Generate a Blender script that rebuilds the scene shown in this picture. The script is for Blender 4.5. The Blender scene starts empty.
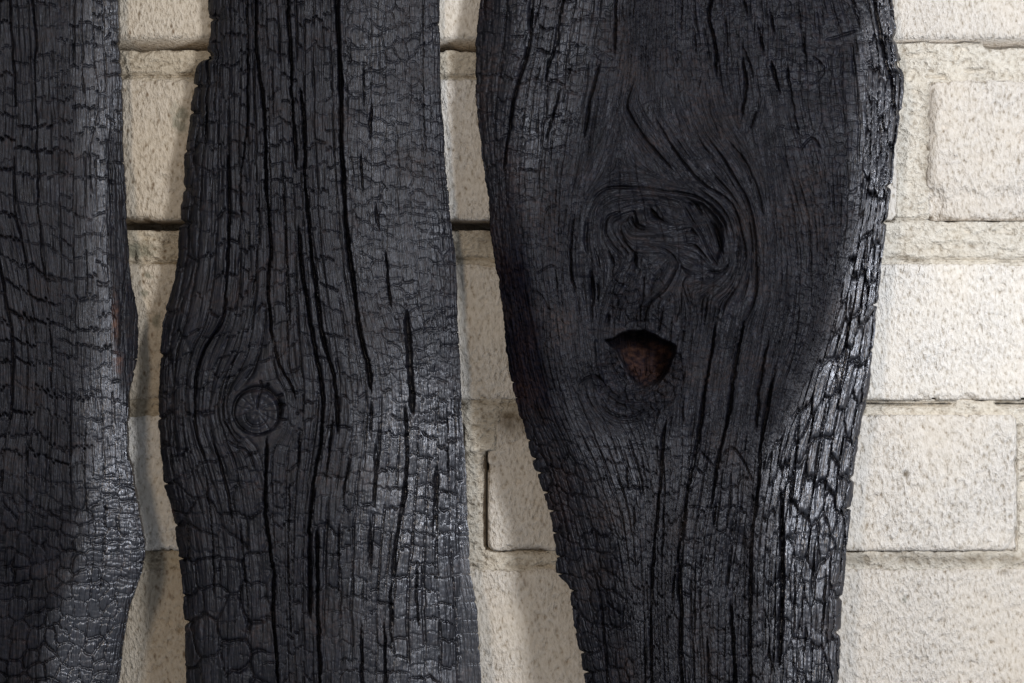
import bpy, math
import numpy as np

# ---------------------------------------------------------------- camera, light, exposure
S = 0.0006            # metres per photo pixel on the board plane
D = 1.24              # camera distance to that plane
Y0 = -0.045           # board plane (the wall face is y = 0)
CAMY = Y0 - D
sc = bpy.context.scene
cd = bpy.data.cameras.new('camera'); cam = bpy.data.objects.new('camera', cd)
sc.collection.objects.link(cam); sc.camera = cam
cam.location = (0, CAMY, 0); cam.rotation_euler = (math.pi/2, 0, 0)
cd.sensor_width = 36; cd.lens = 36*D/(1024*S); cd.clip_start = 0.05; cd.clip_end = 50
w = bpy.data.worlds.new('World'); sc.world = w; w.use_nodes = True
bg = w.node_tree.nodes['Background']; bg.inputs[0].default_value = (0.86, 0.92, 1.0, 1); bg.inputs[1].default_value = 0.46
def area(name, loc, target, size, sizey, power, col):
    l = bpy.data.lights.new(name, 'AREA'); l.shape = 'RECTANGLE'; l.size = size; l.size_y = sizey; l.energy = power; l.color = col
    o = bpy.data.objects.new(name, l); sc.collection.objects.link(o); o.location = loc
    d = np.array(target)-np.array(loc)
    import mathutils
    o.rotation_euler = mathutils.Vector(d).to_track_quat('-Z', 'Y').to_euler(); return o
area('window_light', (0.56, -0.92, 0.30), (0.08, 0, 0), 0.18, 0.36, 11.0, (0.93, 0.965, 1.0))
area('room_light', (-0.46, -1.75, 0.55), (-0.1, 0, 0), 0.20, 0.25, 8.0, (1.0, 0.82, 0.60))
vs = sc.view_settings; sc.display_settings.display_device = 'sRGB'
vs.view_transform = 'Standard'; vs.look = 'None'; vs.exposure = 0; vs.gamma = 1; vs.use_curve_mapping = False

# ---------------------------------------------------------------- numpy helpers
f32 = np.float32
def hsh(i, j, seed):
    i = np.asarray(i).astype(np.int64); j = np.asarray(j).astype(np.int64)
    h = (i*374761393 + j*668265263 + seed*974634777) & 0xFFFFFFFF
    h = ((h ^ (h >> 13))*1274126177) & 0xFFFFFFFF
    h = ((h ^ (h >> 16))*2246822519) & 0xFFFFFFFF
    h = h ^ (h >> 15)
    return (h & 0xFFFFFF).astype(f32)/f32(0xFFFFFF)
def vn(x, y, seed):                    # value noise, 0..1
    xi = np.floor(x); yi = np.floor(y); fx = x-xi; fy = y-yi
    fx = fx*fx*(3-2*fx); fy = fy*fy*(3-2*fy)
    a = hsh(xi, yi, seed); b = hsh(xi+1, yi, seed); c = hsh(xi, yi+1, seed); d = hsh(xi+1, yi+1, seed)
    return ((a*(1-fx)+b*fx)*(1-fy)+(c*(1-fx)+d*fx)*fy).astype(f32)
def fbm(x, y, seed, o=3):
    r = 0; a = 1; t = 0
    for k in range(o):
        r = r+a*(vn(x*2**k, y*2**k, seed+k*17)-0.5); t += a; a *= 0.55
    return r/t
def ss(a, b, x):
    t = np.clip((x-a)/(b-a), 0, 1); return t*t*(3-2*t)
def csp(y, pts):                       # smooth x(y) through y-monotone points
    p = np.array(pts, float); X = p[:, 0]; Yk = p[:, 1]
    m = np.gradient(X, Yk) if len(p) > 2 else np.full(len(p), (X[-1]-X[0])/(Yk[-1]-Yk[0]))
    i = np.clip(np.searchsorted(Yk, y)-1, 0, len(p)-2)
    h = Yk[i+1]-Yk[i]; t = np.clip((y-Yk[i])/h, -0.0, 1.0)
    r = (2*t**3-3*t**2+1)*X[i]+(t**3-2*t**2+t)*h*m[i]+(-2*t**3+3*t**2)*X[i+1]+(t**3-t**2)*h*m[i+1]
    over = np.where(y < Yk[0], (y-Yk[0])*m[0], np.where(y > Yk[-1], (y-Yk[-1])*m[-1], 0))
    return r+np.clip(over, -25, 25)
def vor(u, v, a, b, seed, p=4.0, ju=0.30, jv=0.34):
    U = u/a; V = v/b
    ui = np.floor(U)
    F1 = np.full(u.shape, 9, f32); F2 = F1.copy(); cid = np.zeros(u.shape, f32); sx = np.zeros(u.shape, f32); sy = np.zeros(u.shape, f32)
    for di in (-1, 0, 1):
        I = ui+di; off = hsh(I, I*0+7, seed); Vi = np.floor(V-off)
        for dj in (-1, 0, 1):
            J = Vi+dj
            x = I+0.5+(hsh(I, J, seed+1)-0.5)*2*ju; y = J+off+0.5+(hsh(I, J, seed+2)-0.5)*2*jv
            dx = (U-x).astype(f32); dy = (V-y).astype(f32)
            d = (np.abs(dx)**p+np.abs(dy)**p)**(1/p)
            n = d < F1
            F2 = np.where(n, F1, np.minimum(F2, d)); cid = np.where(n, hsh(I, J, seed+3), cid)
            sx = np.where(n, dx, sx); sy = np.where(n, dy, sy); F1 = np.where(n, d, F1)
    return (F2-F1)*0.5*math.sqrt(a*b), cid, sx, sy
def catmull(pts, n=6):
    p = np.array(pts, float); out = []
    q = np.vstack([2*p[0]-p[1], p, 2*p[-1]-p[-2]])
    for k in range(1, len(q)-2):
        for t in np.linspace(0, 1, n, endpoint=False):
            out.append(0.5*((2*q[k])+(-q[k-1]+q[k+1])*t+(2*q[k-1]-5*q[k]+4*q[k+1]-q[k+2])*t*t+(-q[k-1]+3*q[k]-3*q[k+1]+q[k+2])*t**3))
    out.append(p[-1]); return np.array(out)
def pdist(X, Y, pts):                  # distance to polyline and position 0..1 along it
    best = np.full(X.shape, 1e9, f32); par = np.zeros(X.shape, f32)
    L = np.hypot(*(pts[1:]-pts[:-1]).T); cum = np.r_[0, np.cumsum(L)]
    for k in range(len(pts)-1):
        a = pts[k]; d = pts[k+1]-a
        t = np.clip(((X-a[0])*d[0]+(Y-a[1])*d[1])/max(d@d, 1e-9), 0, 1)
        e = np.hypot(X-a[0]-t*d[0], Y-a[1]-t*d[1])
        n = e < best; best = np.where(n, e, best); par = np.where(n, (cum[k]+t*L[k])/cum[-1], par)
    return best, par
def psdf(X, Y, poly):                  # signed distance, negative inside
    p = np.array(poly, float); p = np.vstack([p, p[:1]])
    d, _ = pdist(X, Y, p); ins = np.zeros(X.shape, bool)
    for k in range(len(p)-1):
        x0, y0 = p[k]; x1, y1 = p[k+1]
        if y0 == y1: continue
        ins ^= ((y0 > Y) != (y1 > Y)) & (X < (x1-x0)*(Y-y0)/(y1-y0)+x0)
    return np.where(ins, -d, d)
def vcrack(H, X, Y, pts, wd, dp, seed=0, ends=14, lip=0.0):  # crack along a y-monotone path; wd half width px, dp depth px
    yk = Y[:, 0]; y0, y1 = pts[0][1], pts[-1][1]
    r = np.where((yk > y0-1) & (yk < y1+1))[0]
    if len(r) < 2: return
    y = yk[r]; xc = csp(y, pts)+2.0*fbm(y/11.0, y*0, seed+91)+1.0*fbm(y/3.0, y*0, seed+92)
    sl = np.gradient(csp(y, pts), y); k = 1/np.sqrt(1+sl*sl)
    tp = np.minimum(ss(y0-1, y0+ends, y) if y0 > -30 else y*0+1, 1-ss(y1-ends, y1+1, y) if y1 < 700 else y*0+1)
    ww = wd*(0.35+0.65*tp)*(0.7+0.6*vn(y/17.0, y*0, seed+93)); dd = dp*np.sqrt(tp)
    d = np.abs(X[r]-xc[:, None]+0.9*fbm(X[r]/2.2, Y[r]/5.0, seed+94))*k[:, None]
    g = np.exp(-(d/ww[:, None])**3)
    H[r] -= dd[:, None]*g
    if lip: H[r] += lip*(np.exp(-((d-ww[:, None]*1.8)/1.5)**2))*tp[:, None]
def pcrack(H, X, Y, pts, wd, dp, seed=0, ends=0.15):
    q = catmull(pts); yk = Y[:, 0]
    r = np.where((yk > q[:, 1].min()-12) & (yk < q[:, 1].max()+12))[0]
    xr = X[r]; c = np.where(((xr > q[:, 0].min()-12) & (xr < q[:, 0].max()+12)).any(0))[0]
    if len(c) == 0: return
    sl = (slice(r[0], r[-1]+1), slice(c[0], c[-1]+1))
    d, t = pdist(X[sl], Y[sl], q)
    d = np.abs(d+1.2*fbm(X[sl]/5, Y[sl]/5, seed+5))
    tp = np.minimum(ss(0, ends, t), 1-ss(1-ends, 1, t))
    H[sl] -= dp*np.sqrt(tp)*np.exp(-(d/(wd*(0.4+0.6*tp)))**2.5)

def lic_field(x0, x1, y0, y1, strokes, seed, step=0.8, L=26, cell=2.0):
    """grain that follows hand-laid strokes: noise smeared along the direction field they set up"""
    P = []; T = []; Wt = []
    for st in strokes:
        w = 1.0
        q = catmull(st, 5); dl = np.hypot(*(q[1:]-q[:-1]).T); q = np.vstack([q[:-1][dl > 1e-6], q[-1:]])
        t = q[1:]-q[:-1]; m = (q[1:]+q[:-1])/2; l = np.hypot(t[:, 0], t[:, 1]); P.append(m); T.append(2*np.arctan2(t[:, 1], t[:, 0])); Wt.append(l)
    P = np.vstack(P); T = np.concatenate(T); Wt = np.concatenate(Wt)
    gx = np.arange(x0, x1, 3.0); gy = np.arange(y0, y1, 3.0); GX, GY = np.meshgrid(gx, gy)
    d2 = (GX[..., None]-P[:, 0])**2+(GY[..., None]-P[:, 1])**2; w = Wt/(d2+6)**1.6
    c = (w*np.cos(T)).sum(-1); s_ = (w*np.sin(T)).sum(-1); n = np.hypot(c, s_)+1e-12; c /= n; s_ /= n
    def bil(F, X, Y, gx, gy, h):
        fx = np.clip((X-gx[0])/h, 0, len(gx)-1.001); fy = np.clip((Y-gy[0])/h, 0, len(gy)-1.001); i = fx.astype(int); j = fy.astype(int); fx -= i; fy -= j
        return (F[j, i]*(1-fx)+F[j, i+1]*fx)*(1-fy)+(F[j+1, i]*(1-fx)+F[j+1, i+1]*fx)*fy
    lx = np.arange(x0, x1, step); ly = np.arange(y0, y1, step); LX, LY = np.meshgrid(lx, ly)
    acc = 0; acc2 = 0
    for sg in (1, -1):
        px, py = LX.copy(), LY.copy(); ang0 = None
        for k in range(L):
            a = 0.5*np.arctan2(bil(s_, px, py, gx, gy, 3.0), bil(c, px, py, gx, gy, 3.0)); dx, dy = np.cos(a), np.sin(a)
            if ang0 is None: f = np.full(dx.shape, float(sg))
            else: f = np.where(dx*ang0[0]+dy*ang0[1] < 0, -1.0, 1.0)
            dx, dy = dx*f, dy*f; ang0 = (dx, dy); px += dx; py += dy
            wk = 1-k/L
            acc = acc+wk*(vn(px/cell, py/cell, seed)-0.5); acc2 = acc2+wk*(vn(px/(cell*2.6), py/(cell*2.6), seed+1)-0.5)
    acc = (acc-acc.mean())/acc.std(); acc2 = (acc2-acc2.mean())/acc2.std()
    return lambda X, Y: (bil(acc, X, Y, lx, ly, step), bil(acc2, X, Y, lx, ly, step))
# ---------------------------------------------------------------- materials
def mat(name):
    m = bpy.data.materials.new(name); m.use_nodes = True
    nt = m.node_tree; return m, nt, nt.nodes['Principled BSDF']
def nd(nt, t, **k):
    n = nt.nodes.new(t)
    for a, v in k.items(): setattr(n, a, v)
    return n
def ramp(nt, stops):
    n = nt.nodes.new('ShaderNodeValToRGB'); e = n.color_ramp.elements
    while len(e) < len(stops): e.new(0.5)
    for k, (p, c) in enumerate(stops): e[k].position = p; e[k].color = (*c, 1)
    return n
def char_material():
    m, nt, b = mat('charred_wood'); L = nt.links.new
    g = nd(nt, 'ShaderNodeAttribute', attribute_name='grain'); t = nd(nt, 'ShaderNodeAttribute', attribute_name='soot')
    sep = nd(nt, 'ShaderNodeSeparateXYZ'); L(t.outputs['Vector'], sep.inputs[0])
    mp = nd(nt, 'ShaderNodeMapping'); mp.inputs['Scale'].default_value = (0.55, 0.045, 1); L(g.outputs['Vector'], mp.inputs[0])
    n1 = nd(nt, 'ShaderNodeTexNoise'); n1.inputs['Scale'].default_value = 1.0; n1.inputs['Detail'].default_value = 3; L(mp.outputs[0], n1.inputs[0])
    kg = nd(nt, 'ShaderNodeAttribute', attribute_name='knotgrain'); ks = nd(nt, 'ShaderNodeSeparateXYZ'); L(kg.outputs['Vector'], ks.inputs[0])
    mpk = nd(nt, 'ShaderNodeMapping'); mpk.inputs['Scale'].default_value = (0.55, 0.045, 0); L(kg.outputs['Vector'], mpk.inputs[0])
    nk = nd(nt, 'ShaderNodeTexNoise'); nk.inputs['Scale'].default_value = 1.0; nk.inputs['Detail'].default_value = 3; L(mpk.outputs[0], nk.inputs[0])
    mk = nd(nt, 'ShaderNodeMix', data_type='FLOAT'); L(ks.outputs[2], mk.inputs[0]); L(n1.outputs[0], mk.inputs[2]); L(nk.outputs[0], mk.inputs[3])
    mp2 = nd(nt, 'ShaderNodeMapping'); mp2.inputs['Scale'].default_value = (0.25, 0.25, 1); L(g.outputs['Vector'], mp2.inputs[0])
    n2 = nd(nt, 'ShaderNodeTexNoise'); n2.inputs['Scale'].default_value = 1.0; n2.inputs['Detail'].default_value = 4; L(mp2.outputs[0], n2.inputs[0])
    mp3 = nd(nt, 'ShaderNodeMapping'); mp3.inputs['Scale'].default_value = (0.02, 0.02, 1); L(g.outputs['Vector'], mp3.inputs[0])
    n3 = nd(nt, 'ShaderNodeTexNoise'); n3.inputs['Scale'].default_value = 1.0; n3.inputs['Detail'].default_value = 5; L(mp3.outputs[0], n3.inputs[0])
    r = ramp(nt, [(0.30, (0.0028, 0.0029, 0.0046)), (0.52, (0.0054, 0.0054, 0.0074)), (0.72, (0.0115, 0.0096, 0.0098))]); L(n3.outputs[0], r.inputs[0])
    mx = nd(nt, 'ShaderNodeMix', data_type='RGBA', blend_type='MULTIPLY'); mx.inputs[0].default_value = 0.9
    r2 = ramp(nt, [(0.0, (0.55, 0.55, 0.55)), (1.0, (1.45, 1.42, 1.40))]); L(sep.outputs[2], r2.inputs[0])
    L(r.outputs[0], mx.inputs[6]); L(r2.outputs[0], mx.inputs[7])
    mb = nd(nt, 'ShaderNodeMix', data_type='RGBA'); L(sep.outputs[0], mb.inputs[0]); rf = ramp(nt, [(0.36, (0.45, 0.45, 0.47)), (0.64, (1.9, 1.85, 1.8))]); L(mk.outputs[0], rf.inputs[0])
    rn = ramp(nt, [(0.30, (0.58, 0.62, 0.88)), (0.5, (0.92, 0.92, 0.97)), (0.66, (1.5, 1.14, 1.0)), (0.74, (2.6, 2.4, 2.25))]); L(n2.outputs[0], rn.inputs[0])
    mf = nd(nt, 'ShaderNodeMix', data_type='RGBA', blend_type='MULTIPLY'); mf.inputs[0].default_value = 1.0; L(mx.outputs[2], mf.inputs[6]); L(rf.outputs[0], mf.inputs[7])
    mg = nd(nt, 'ShaderNodeMix', data_type='RGBA', blend_type='MULTIPLY'); mg.inputs[0].default_value = 1.0; L(mf.outputs[2], mg.inputs[6]); L(rn.outputs[0], mg.inputs[7]); L(mg.outputs[2], mb.inputs[6])
    rb = ramp(nt, [(0.35, (0.020, 0.009, 0.007)), (0.7, (0.115, 0.055, 0.036))]); L(n2.outputs[0], rb.inputs[0]); L(rb.outputs[0], mb.inputs[7])
    L(mb.outputs[2], b.inputs['Base Color'])
    mr = nd(nt, 'ShaderNodeMapRange'); mr.inputs[1].default_value = 0.25; mr.inputs[2].default_value = 0.75; mr.inputs[3].default_value = -0.09; mr.inputs[4].default_value = 0.09
    L(n2.outputs[0], mr.inputs[0])
    ml = nd(nt, 'ShaderNodeMath', operation='MULTIPLY_ADD'); L(sep.outputs[1], ml.inputs[0]); ml.inputs[1].default_value = -0.36; ml.inputs[2].default_value = 0.60
    ad = nd(nt, 'ShaderNodeMath', operation='ADD'); L(ml.outputs[0], ad.inputs[0]); L(mr.outputs[0], ad.inputs[1])
    mr3 = nd(nt, 'ShaderNodeMapRange'); mr3.inputs[1].default_value = 0.35; mr3.inputs[2].default_value = 0.65; mr3.inputs[3].default_value = -0.07; mr3.inputs[4].default_value = 0.07; L(n3.outputs[0], mr3.inputs[0])
    ad2 = nd(nt, 'ShaderNodeMath', operation='ADD'); L(ad.outputs[0], ad2.inputs[0]); L(mr3.outputs[0], ad2.inputs[1]); L(ad2.outputs[0], b.inputs['Roughness'])
    sl = nd(nt, 'ShaderNodeMath', operation='MULTIPLY_ADD'); L(sep.outputs[1], sl.inputs[0]); sl.inputs[1].default_value = 1.9; sl.inputs[2].default_value = -0.30; L(sl.outputs[0], b.inputs['Specular IOR Level'])
    b.inputs['Specular Tint'].default_value = (0.90, 0.915, 1.0, 1)
    b1 = nd(nt, 'ShaderNodeBump'); b1.inputs['Strength'].default_value = 1.0; b1.inputs['Distance'].default_value = 0.0012; L(mk.outputs[0], b1.inputs['Height'])
    b2 = nd(nt, 'ShaderNodeBump'); b2.inputs['Strength'].default_value = 0.3; b2.inputs['Distance'].default_value = 0.0003; L(n2.outputs[0], b2.inputs['Height'])
    L(b1.outputs[0], b2.inputs['Normal']); L(b2.outputs[0], b.inputs['Normal'])
    return m
def masonry(name, c_lo, c_mid, c_hi, sc_, bumpd, stretch=(1, 1, 1), stain_shade=0.0):
    m, nt, b = mat(name); L = nt.links.new
    tc = nd(nt, 'ShaderNodeNewGeometry'); mp = nd(nt, 'ShaderNodeMapping'); mp.inputs['Scale'].default_value = stretch; mp.inputs['Rotation'].default_value = (0, 0.45, 0)
    L(tc.outputs['Position'], mp.inputs[0])
    n1 = nd(nt, 'ShaderNodeTexNoise'); n1.inputs['Scale'].default_value = sc_; n1.inputs['Detail'].default_value = 5; n1.inputs['Roughness'].default_value = 0.55; L(mp.outputs[0], n1.inputs[0])
    n2 = nd(nt, 'ShaderNodeTexNoise'); n2.inputs['Scale'].default_value = 14; n2.inputs['Detail'].default_value = 6; n2.inputs['Roughness'].default_value = 0.6; L(tc.outputs['Position'], n2.inputs[0])
    v1 = nd(nt, 'ShaderNodeTexVoronoi'); v1.inputs['Scale'].default_value = 190; v1.inputs['Randomness'].default_value = 1; L(mp.outputs[0], v1.inputs[0])
    r = ramp(nt, [(0.29, c_lo), (0.43, c_mid), (0.62, c_hi)]); L(n1.outputs[0], r.inputs[0])
    r2 = ramp(nt, [(0.34, (0.80, 0.77, 0.72)), (0.58, (1, 1, 1))]); L(n2.outputs[0], r2.inputs[0])
    mx = nd(nt, 'ShaderNodeMix', data_type='RGBA', blend_type='MULTIPLY'); mx.inputs[0].default_value = 0.8; L(r.outputs[0], mx.inputs[6]); L(r2.outputs[0], mx.inputs[7])
    # small dark grains of sand
    rs = ramp(nt, [(0.12, (0.42, 0.36, 0.30)), (0.34, (1, 1, 1))]); L(v1.outputs['Distance'], rs.inputs[0])
    ng = nd(nt, 'ShaderNodeTexNoise'); ng.inputs['Scale'].default_value = 90; L(tc.outputs['Position'], ng.inputs[0])
    rg = ramp(nt, [(0.46, (0, 0, 0)), (0.60, (1, 1, 1))]); L(ng.outputs[0], rg.inputs[0])
    ms = nd(nt, 'ShaderNodeMix', data_type='RGBA', blend_type='MULTIPLY'); at = nd(nt, 'ShaderNodeAttribute', attribute_name='stain_shade'); sp = nd(nt, 'ShaderNodeSeparateXYZ'); L(at.outputs['Vector'], sp.inputs[0])
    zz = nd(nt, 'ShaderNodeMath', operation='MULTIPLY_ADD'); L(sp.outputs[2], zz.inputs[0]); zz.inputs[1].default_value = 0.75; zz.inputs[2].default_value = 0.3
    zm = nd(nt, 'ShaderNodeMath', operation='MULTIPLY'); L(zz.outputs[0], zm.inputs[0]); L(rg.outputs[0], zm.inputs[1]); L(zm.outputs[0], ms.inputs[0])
    oi = nd(nt, 'ShaderNodeObjectInfo'); ro = ramp(nt, [(0.0, (0.86, 0.83, 0.79)), (1.0, (1.03, 1.02, 1.0))]); L(oi.outputs['Random'], ro.inputs[0])
    mo = nd(nt, 'ShaderNodeMix', data_type='RGBA', blend_type='MULTIPLY'); mo.inputs[0].default_value = 1.0; L(mx.outputs[2], mo.inputs[6]); L(ro.outputs[0], mo.inputs[7]); L(mo.outputs[2], ms.inputs[6]); L(rs.outputs[0], ms.inputs[7])
    # stains, painted edge and pit shade, and a leftward tan, carried by the mesh
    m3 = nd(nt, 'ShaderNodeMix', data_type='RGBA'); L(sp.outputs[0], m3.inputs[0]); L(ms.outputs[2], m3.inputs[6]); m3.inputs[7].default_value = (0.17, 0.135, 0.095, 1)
    m4 = nd(nt, 'ShaderNodeMix', data_type='RGBA'); L(sp.outputs[1], m4.inputs[0]); L(m3.outputs[2], m4.inputs[6]); m4.inputs[7].default_value = (0.22, 0.23, 0.19, 1)
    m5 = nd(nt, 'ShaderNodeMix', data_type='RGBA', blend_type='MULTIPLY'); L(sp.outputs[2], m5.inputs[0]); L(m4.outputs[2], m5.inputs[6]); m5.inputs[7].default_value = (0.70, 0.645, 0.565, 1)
    L(m5.outputs[2], b.inputs['Base Color']); b.inputs['Roughness'].default_value = 0.95; b.inputs['Specular IOR Level'].default_value = 0.15
    b1 = nd(nt, 'ShaderNodeBump'); b1.inputs['Strength'].default_value = 0.9; bd = nd(nt, 'ShaderNodeMapRange'); bd.inputs[1].default_value = 0.36; bd.inputs[2].default_value = 0.64; bd.inputs[3].default_value = bumpd*0.35; bd.inputs[4].default_value = bumpd*1.6; L(n2.outputs[0], bd.inputs[0]); L(bd.outputs[0], b1.inputs['Distance']); L(n1.outputs[0], b1.inputs['Height'])
    L(b1.outputs[0], b.inputs['Normal'])
    return m
CHAR = char_material()
BRICK = masonry('lime_brick', (0.40, 0.345, 0.285), (0.725, 0.685, 0.645), (0.84, 0.808, 0.785), 340, 0.0038, (1.35, 1, 0.75))
MORTAR = masonry('old_mortar', (0.38, 0.33, 0.27), (0.64, 0.595, 0.53), (0.77, 0.73, 0.67), 330, 0.0045)

# ---------------------------------------------------------------- mesh output
def unproj(px, py, y):
    k = S*(y-CAMY)/D
    return (px-512)*k, (341.5-py)*k
def link(name, co, quads, ngons, m, parent, attrs=None, smooth=True, org=(0, 0, 0)):
    me = bpy.data.meshes.new(name)
    nq = len(quads); tot = [4]*nq+[len(n) for n in ngons]
    me.vertices.add(len(co)); me.vertices.foreach_set('co', (co-np.array(org)).astype(f32).ravel())
    li = np.concatenate([quads.ravel().astype(np.int32)]+[np.array(n, np.int32) for n in ngons]) if ngons else quads.ravel().astype(np.int32)
    me.loops.add(len(li)); me.loops.foreach_set('vertex_index', li)
    me.polygons.add(len(tot)); st = np.r_[0, np.cumsum(tot)[:-1]].astype(np.int32)
    me.polygons.foreach_set('loop_start', st)
    me.update(calc_edges=True)
    if smooth: me.polygons.foreach_set('use_smooth', np.ones(len(tot), bool))
    for k, v in (attrs or {}).items():
        a = me.attributes.new(k, 'FLOAT_VECTOR', 'POINT'); a.data.foreach_set('vector', v.astype(f32).ravel())
    me.materials.append(m); me.update()
    o = bpy.data.objects.new(name, me); sc.collection.objects.link(o)
    if parent: o.parent = parent
    return o
def thing(name, label, cat, loc, group=None):
    o = bpy.data.objects.new(name, None); sc.collection.objects.link(o); o.location = loc
    o.empty_display_size = 0.02
    o['label'] = label; o['category'] = cat
    if group: o['group'] = group
    return o

# ---------------------------------------------------------------- boards
ROWS = np.r_[np.arange(-60, -4, 4.0), np.arange(-4, 687, 0.82), np.arange(687, 744, 4.0)]
def guides_u(X, Y, gl):
    yk = Y[:, 0]; G = np.stack([csp(np.clip(yk, 0, 683), g) for g in gl], 1)
    for k in range(1, G.shape[1]): G[:, k] = np.maximum(G[:, k], G[:, k-1]+1.0)
    um = G.mean(0); U = np.empty_like(X)
    for r in range(len(yk)):
        g = G[r]; x = X[r]
        U[r] = np.interp(x, g, um)
        lo = x < g[0]; hi = x > g[-1]
        U[r][lo] = um[0]+(x[lo]-g[0]); U[r][hi] = um[-1]+(x[hi]-g[-1])
    return U
def slope_profile(X, Y, ctl, xref):
    yk = Y[:, 0]; P = [csp(yk, c[0]) if isinstance(c[0], list) else np.full(len(yk), float(c[0])) for c in ctl]
    SL = [np.interp(yk, [a for a, b in c[1]], [b for a, b in c[1]]) for c in ctl]
    P = np.stack(P, 1); SL = np.stack(SL, 1); P = np.maximum.accumulate(P, 1)+np.arange(P.shape[1])*1e-3
    H = np.empty_like(X)
    for r in range(len(yk)):
        s = np.interp(X[r], P[r], SL[r]); s = np.convolve(np.pad(s, 4, 'edge'), np.ones(9)/9, 'valid')
        h = -np.r_[0, np.cumsum((s[1:]+s[:-1])*0.5*np.diff(X[r]))]
        H[r] = h-np.interp(xref(yk[r]), X[r], h)
    return H
def blocks(U, V, a, b, seed, w, depth, pillow, tilt, off, rag=1.6, p=4.0, fade=0.25):
    """cells of cracked char in grain coordinates: groove round each, a domed top, its own tilt and level"""
    st = (hsh(np.floor(U/2.7+0.9*fbm(U/9, V/14, seed+8)), np.floor(V/90), seed+9)-0.5)*2*rag
    u = U+a*0.28*fbm(U/a/1.3, V/b/0.8, seed+10)+1.6*fbm(U/4, V/6, seed+11)
    v = V+b*0.45*fbm(U/a/1.1, V/b/1.3, seed+12)+1.8*fbm(U/4, V/4, seed+13)+st
    e, cid, sx, sy = vor(u, v, a, b, seed, p)
    st2 = ss(fade, fade+0.35, vn(U/a/1.7, V/b/1.7, seed+14))
    g = np.exp(-(e/(w*(0.55+0.50*st2)*(0.6+0.7*vn(U/15, V/15, seed+15))+0.12))**2)
    h = -depth*g*(0.75+0.40*st2)-0.35*pillow*np.exp(-e/(0.16*min(a, b)+0.5))
    h = h+1.25*tilt*(sx*(cid-0.5)*2+sy*(((cid*7.31) % 1)-0.5)*2)+1.6*off*(((cid*13.7) % 1)-0.5)*2
    return h.astype(f32), cid, sx, sy, g
def rects(U, V, a, b, seed, w, depth, pillow, tilt, off, rag=1.6, hi=1.0):
    """char split along the grain into strips, each strip cut across at its own places: square blocks with T joints"""
    st = (hsh(np.floor(U/2.7+0.9*fbm(U/9, V/14, seed+8)), np.floor(V/90), seed+9)-0.5)*2*rag
    u = U+a*0.30*fbm(U/a/2.2, V/b/2.0, seed+10)+1.5*fbm(U/4, V/7, seed+11)
    v = V+b*0.85*fbm(U/a/1.3, V/b/2.0, seed+12)+2.2*fbm(U/4, V/4, seed+13)+st
    uu = u/a+0.9*fbm(u/a/1.7, u*0, seed+16); i = np.floor(uu); fu = uu-i; du = np.minimum(fu, 1-fu)*a; bi = i+(fu > 0.5)
    su = hsh(bi, np.floor(v/(2.6*b)+5*hsh(bi, bi*0, seed+17)), seed+18); su = 0.28+0.72*ss(0.1, 0.7, su)
    gi = np.where(hsh(i, i*0, seed+19) > 0.45, i, i-1)
    vv = v/b*(0.75+0.5*hsh(gi, gi*0, seed+20))+9*hsh(gi, gi*0+1, seed+20)+0.9*fbm(v/b/1.5, gi*3.7, seed+21); j = np.floor(vv); fv = vv-j; dv = np.minimum(fv, 1-fv)*b; bj = j+(fv > 0.5)
    sv = 0.30+0.70*ss(0.1, 0.8, hsh(gi, bj, seed+22))
    ww = w*(0.65+0.6*vn(U/15, V/15, seed+15))+0.1
    gu = su*np.exp(-(du/(ww*(0.6+0.4*su)))**2); gv = sv*np.exp(-(dv/(ww*(0.6+0.4*sv)))**2); g = np.maximum(gu, gv)
    e = np.minimum(du+(1-su)*4, dv+(1-sv)*3); cid = hsh(np.where(su > 0.5, i, bi), j+31*gi, seed+3); sx = fu-0.5; sy = fv-0.5
    h = -depth*g-0.4*pillow*np.exp(-e/(0.12*min(a, b)+0.5))+1.25*tilt*(sx*(cid-0.5)*2+sy*(((cid*7.31) % 1)-0.5)*2)+1.6*off*(((cid*13.7) % 1)-0.5)*2
    return h.astype(f32), cid, sx, sy, g.astype(f32)
def fibres(U, V, seed, per=3.0, cid=None):
    u = U/per+1.2*fbm(U/12, V/60, seed)
    if cid is not None: u = u+cid*0.8
    r = vn(u, V/46, seed+1)*0.55+vn(u*2.1, V/30, seed+2)*0.45
    q = (r-0.5)*2
    return np.sign(q)*np.abs(q)**0.8*(0.55+0.9*vn(U/20, V/25, seed+3))
def fine_cracks(U, V, per, ln, seed, dens=0.45, w=0.8, depth=2.5):
    a = U/per+0.9*fbm(U/per/3, V/ln/1.5, seed); i = np.floor(a); d = np.abs(a-i-0.5-0.5*(hsh(i, i*0, seed+1)-0.5))*per
    k = ss(1-dens, 1-dens+0.3, vn(i*7.13+0.5, V/ln+i*0.37, seed+2))
    return (-depth*k*np.exp(-(d/(w*(0.35+0.65*k)))**2)).astype(f32)

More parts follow.
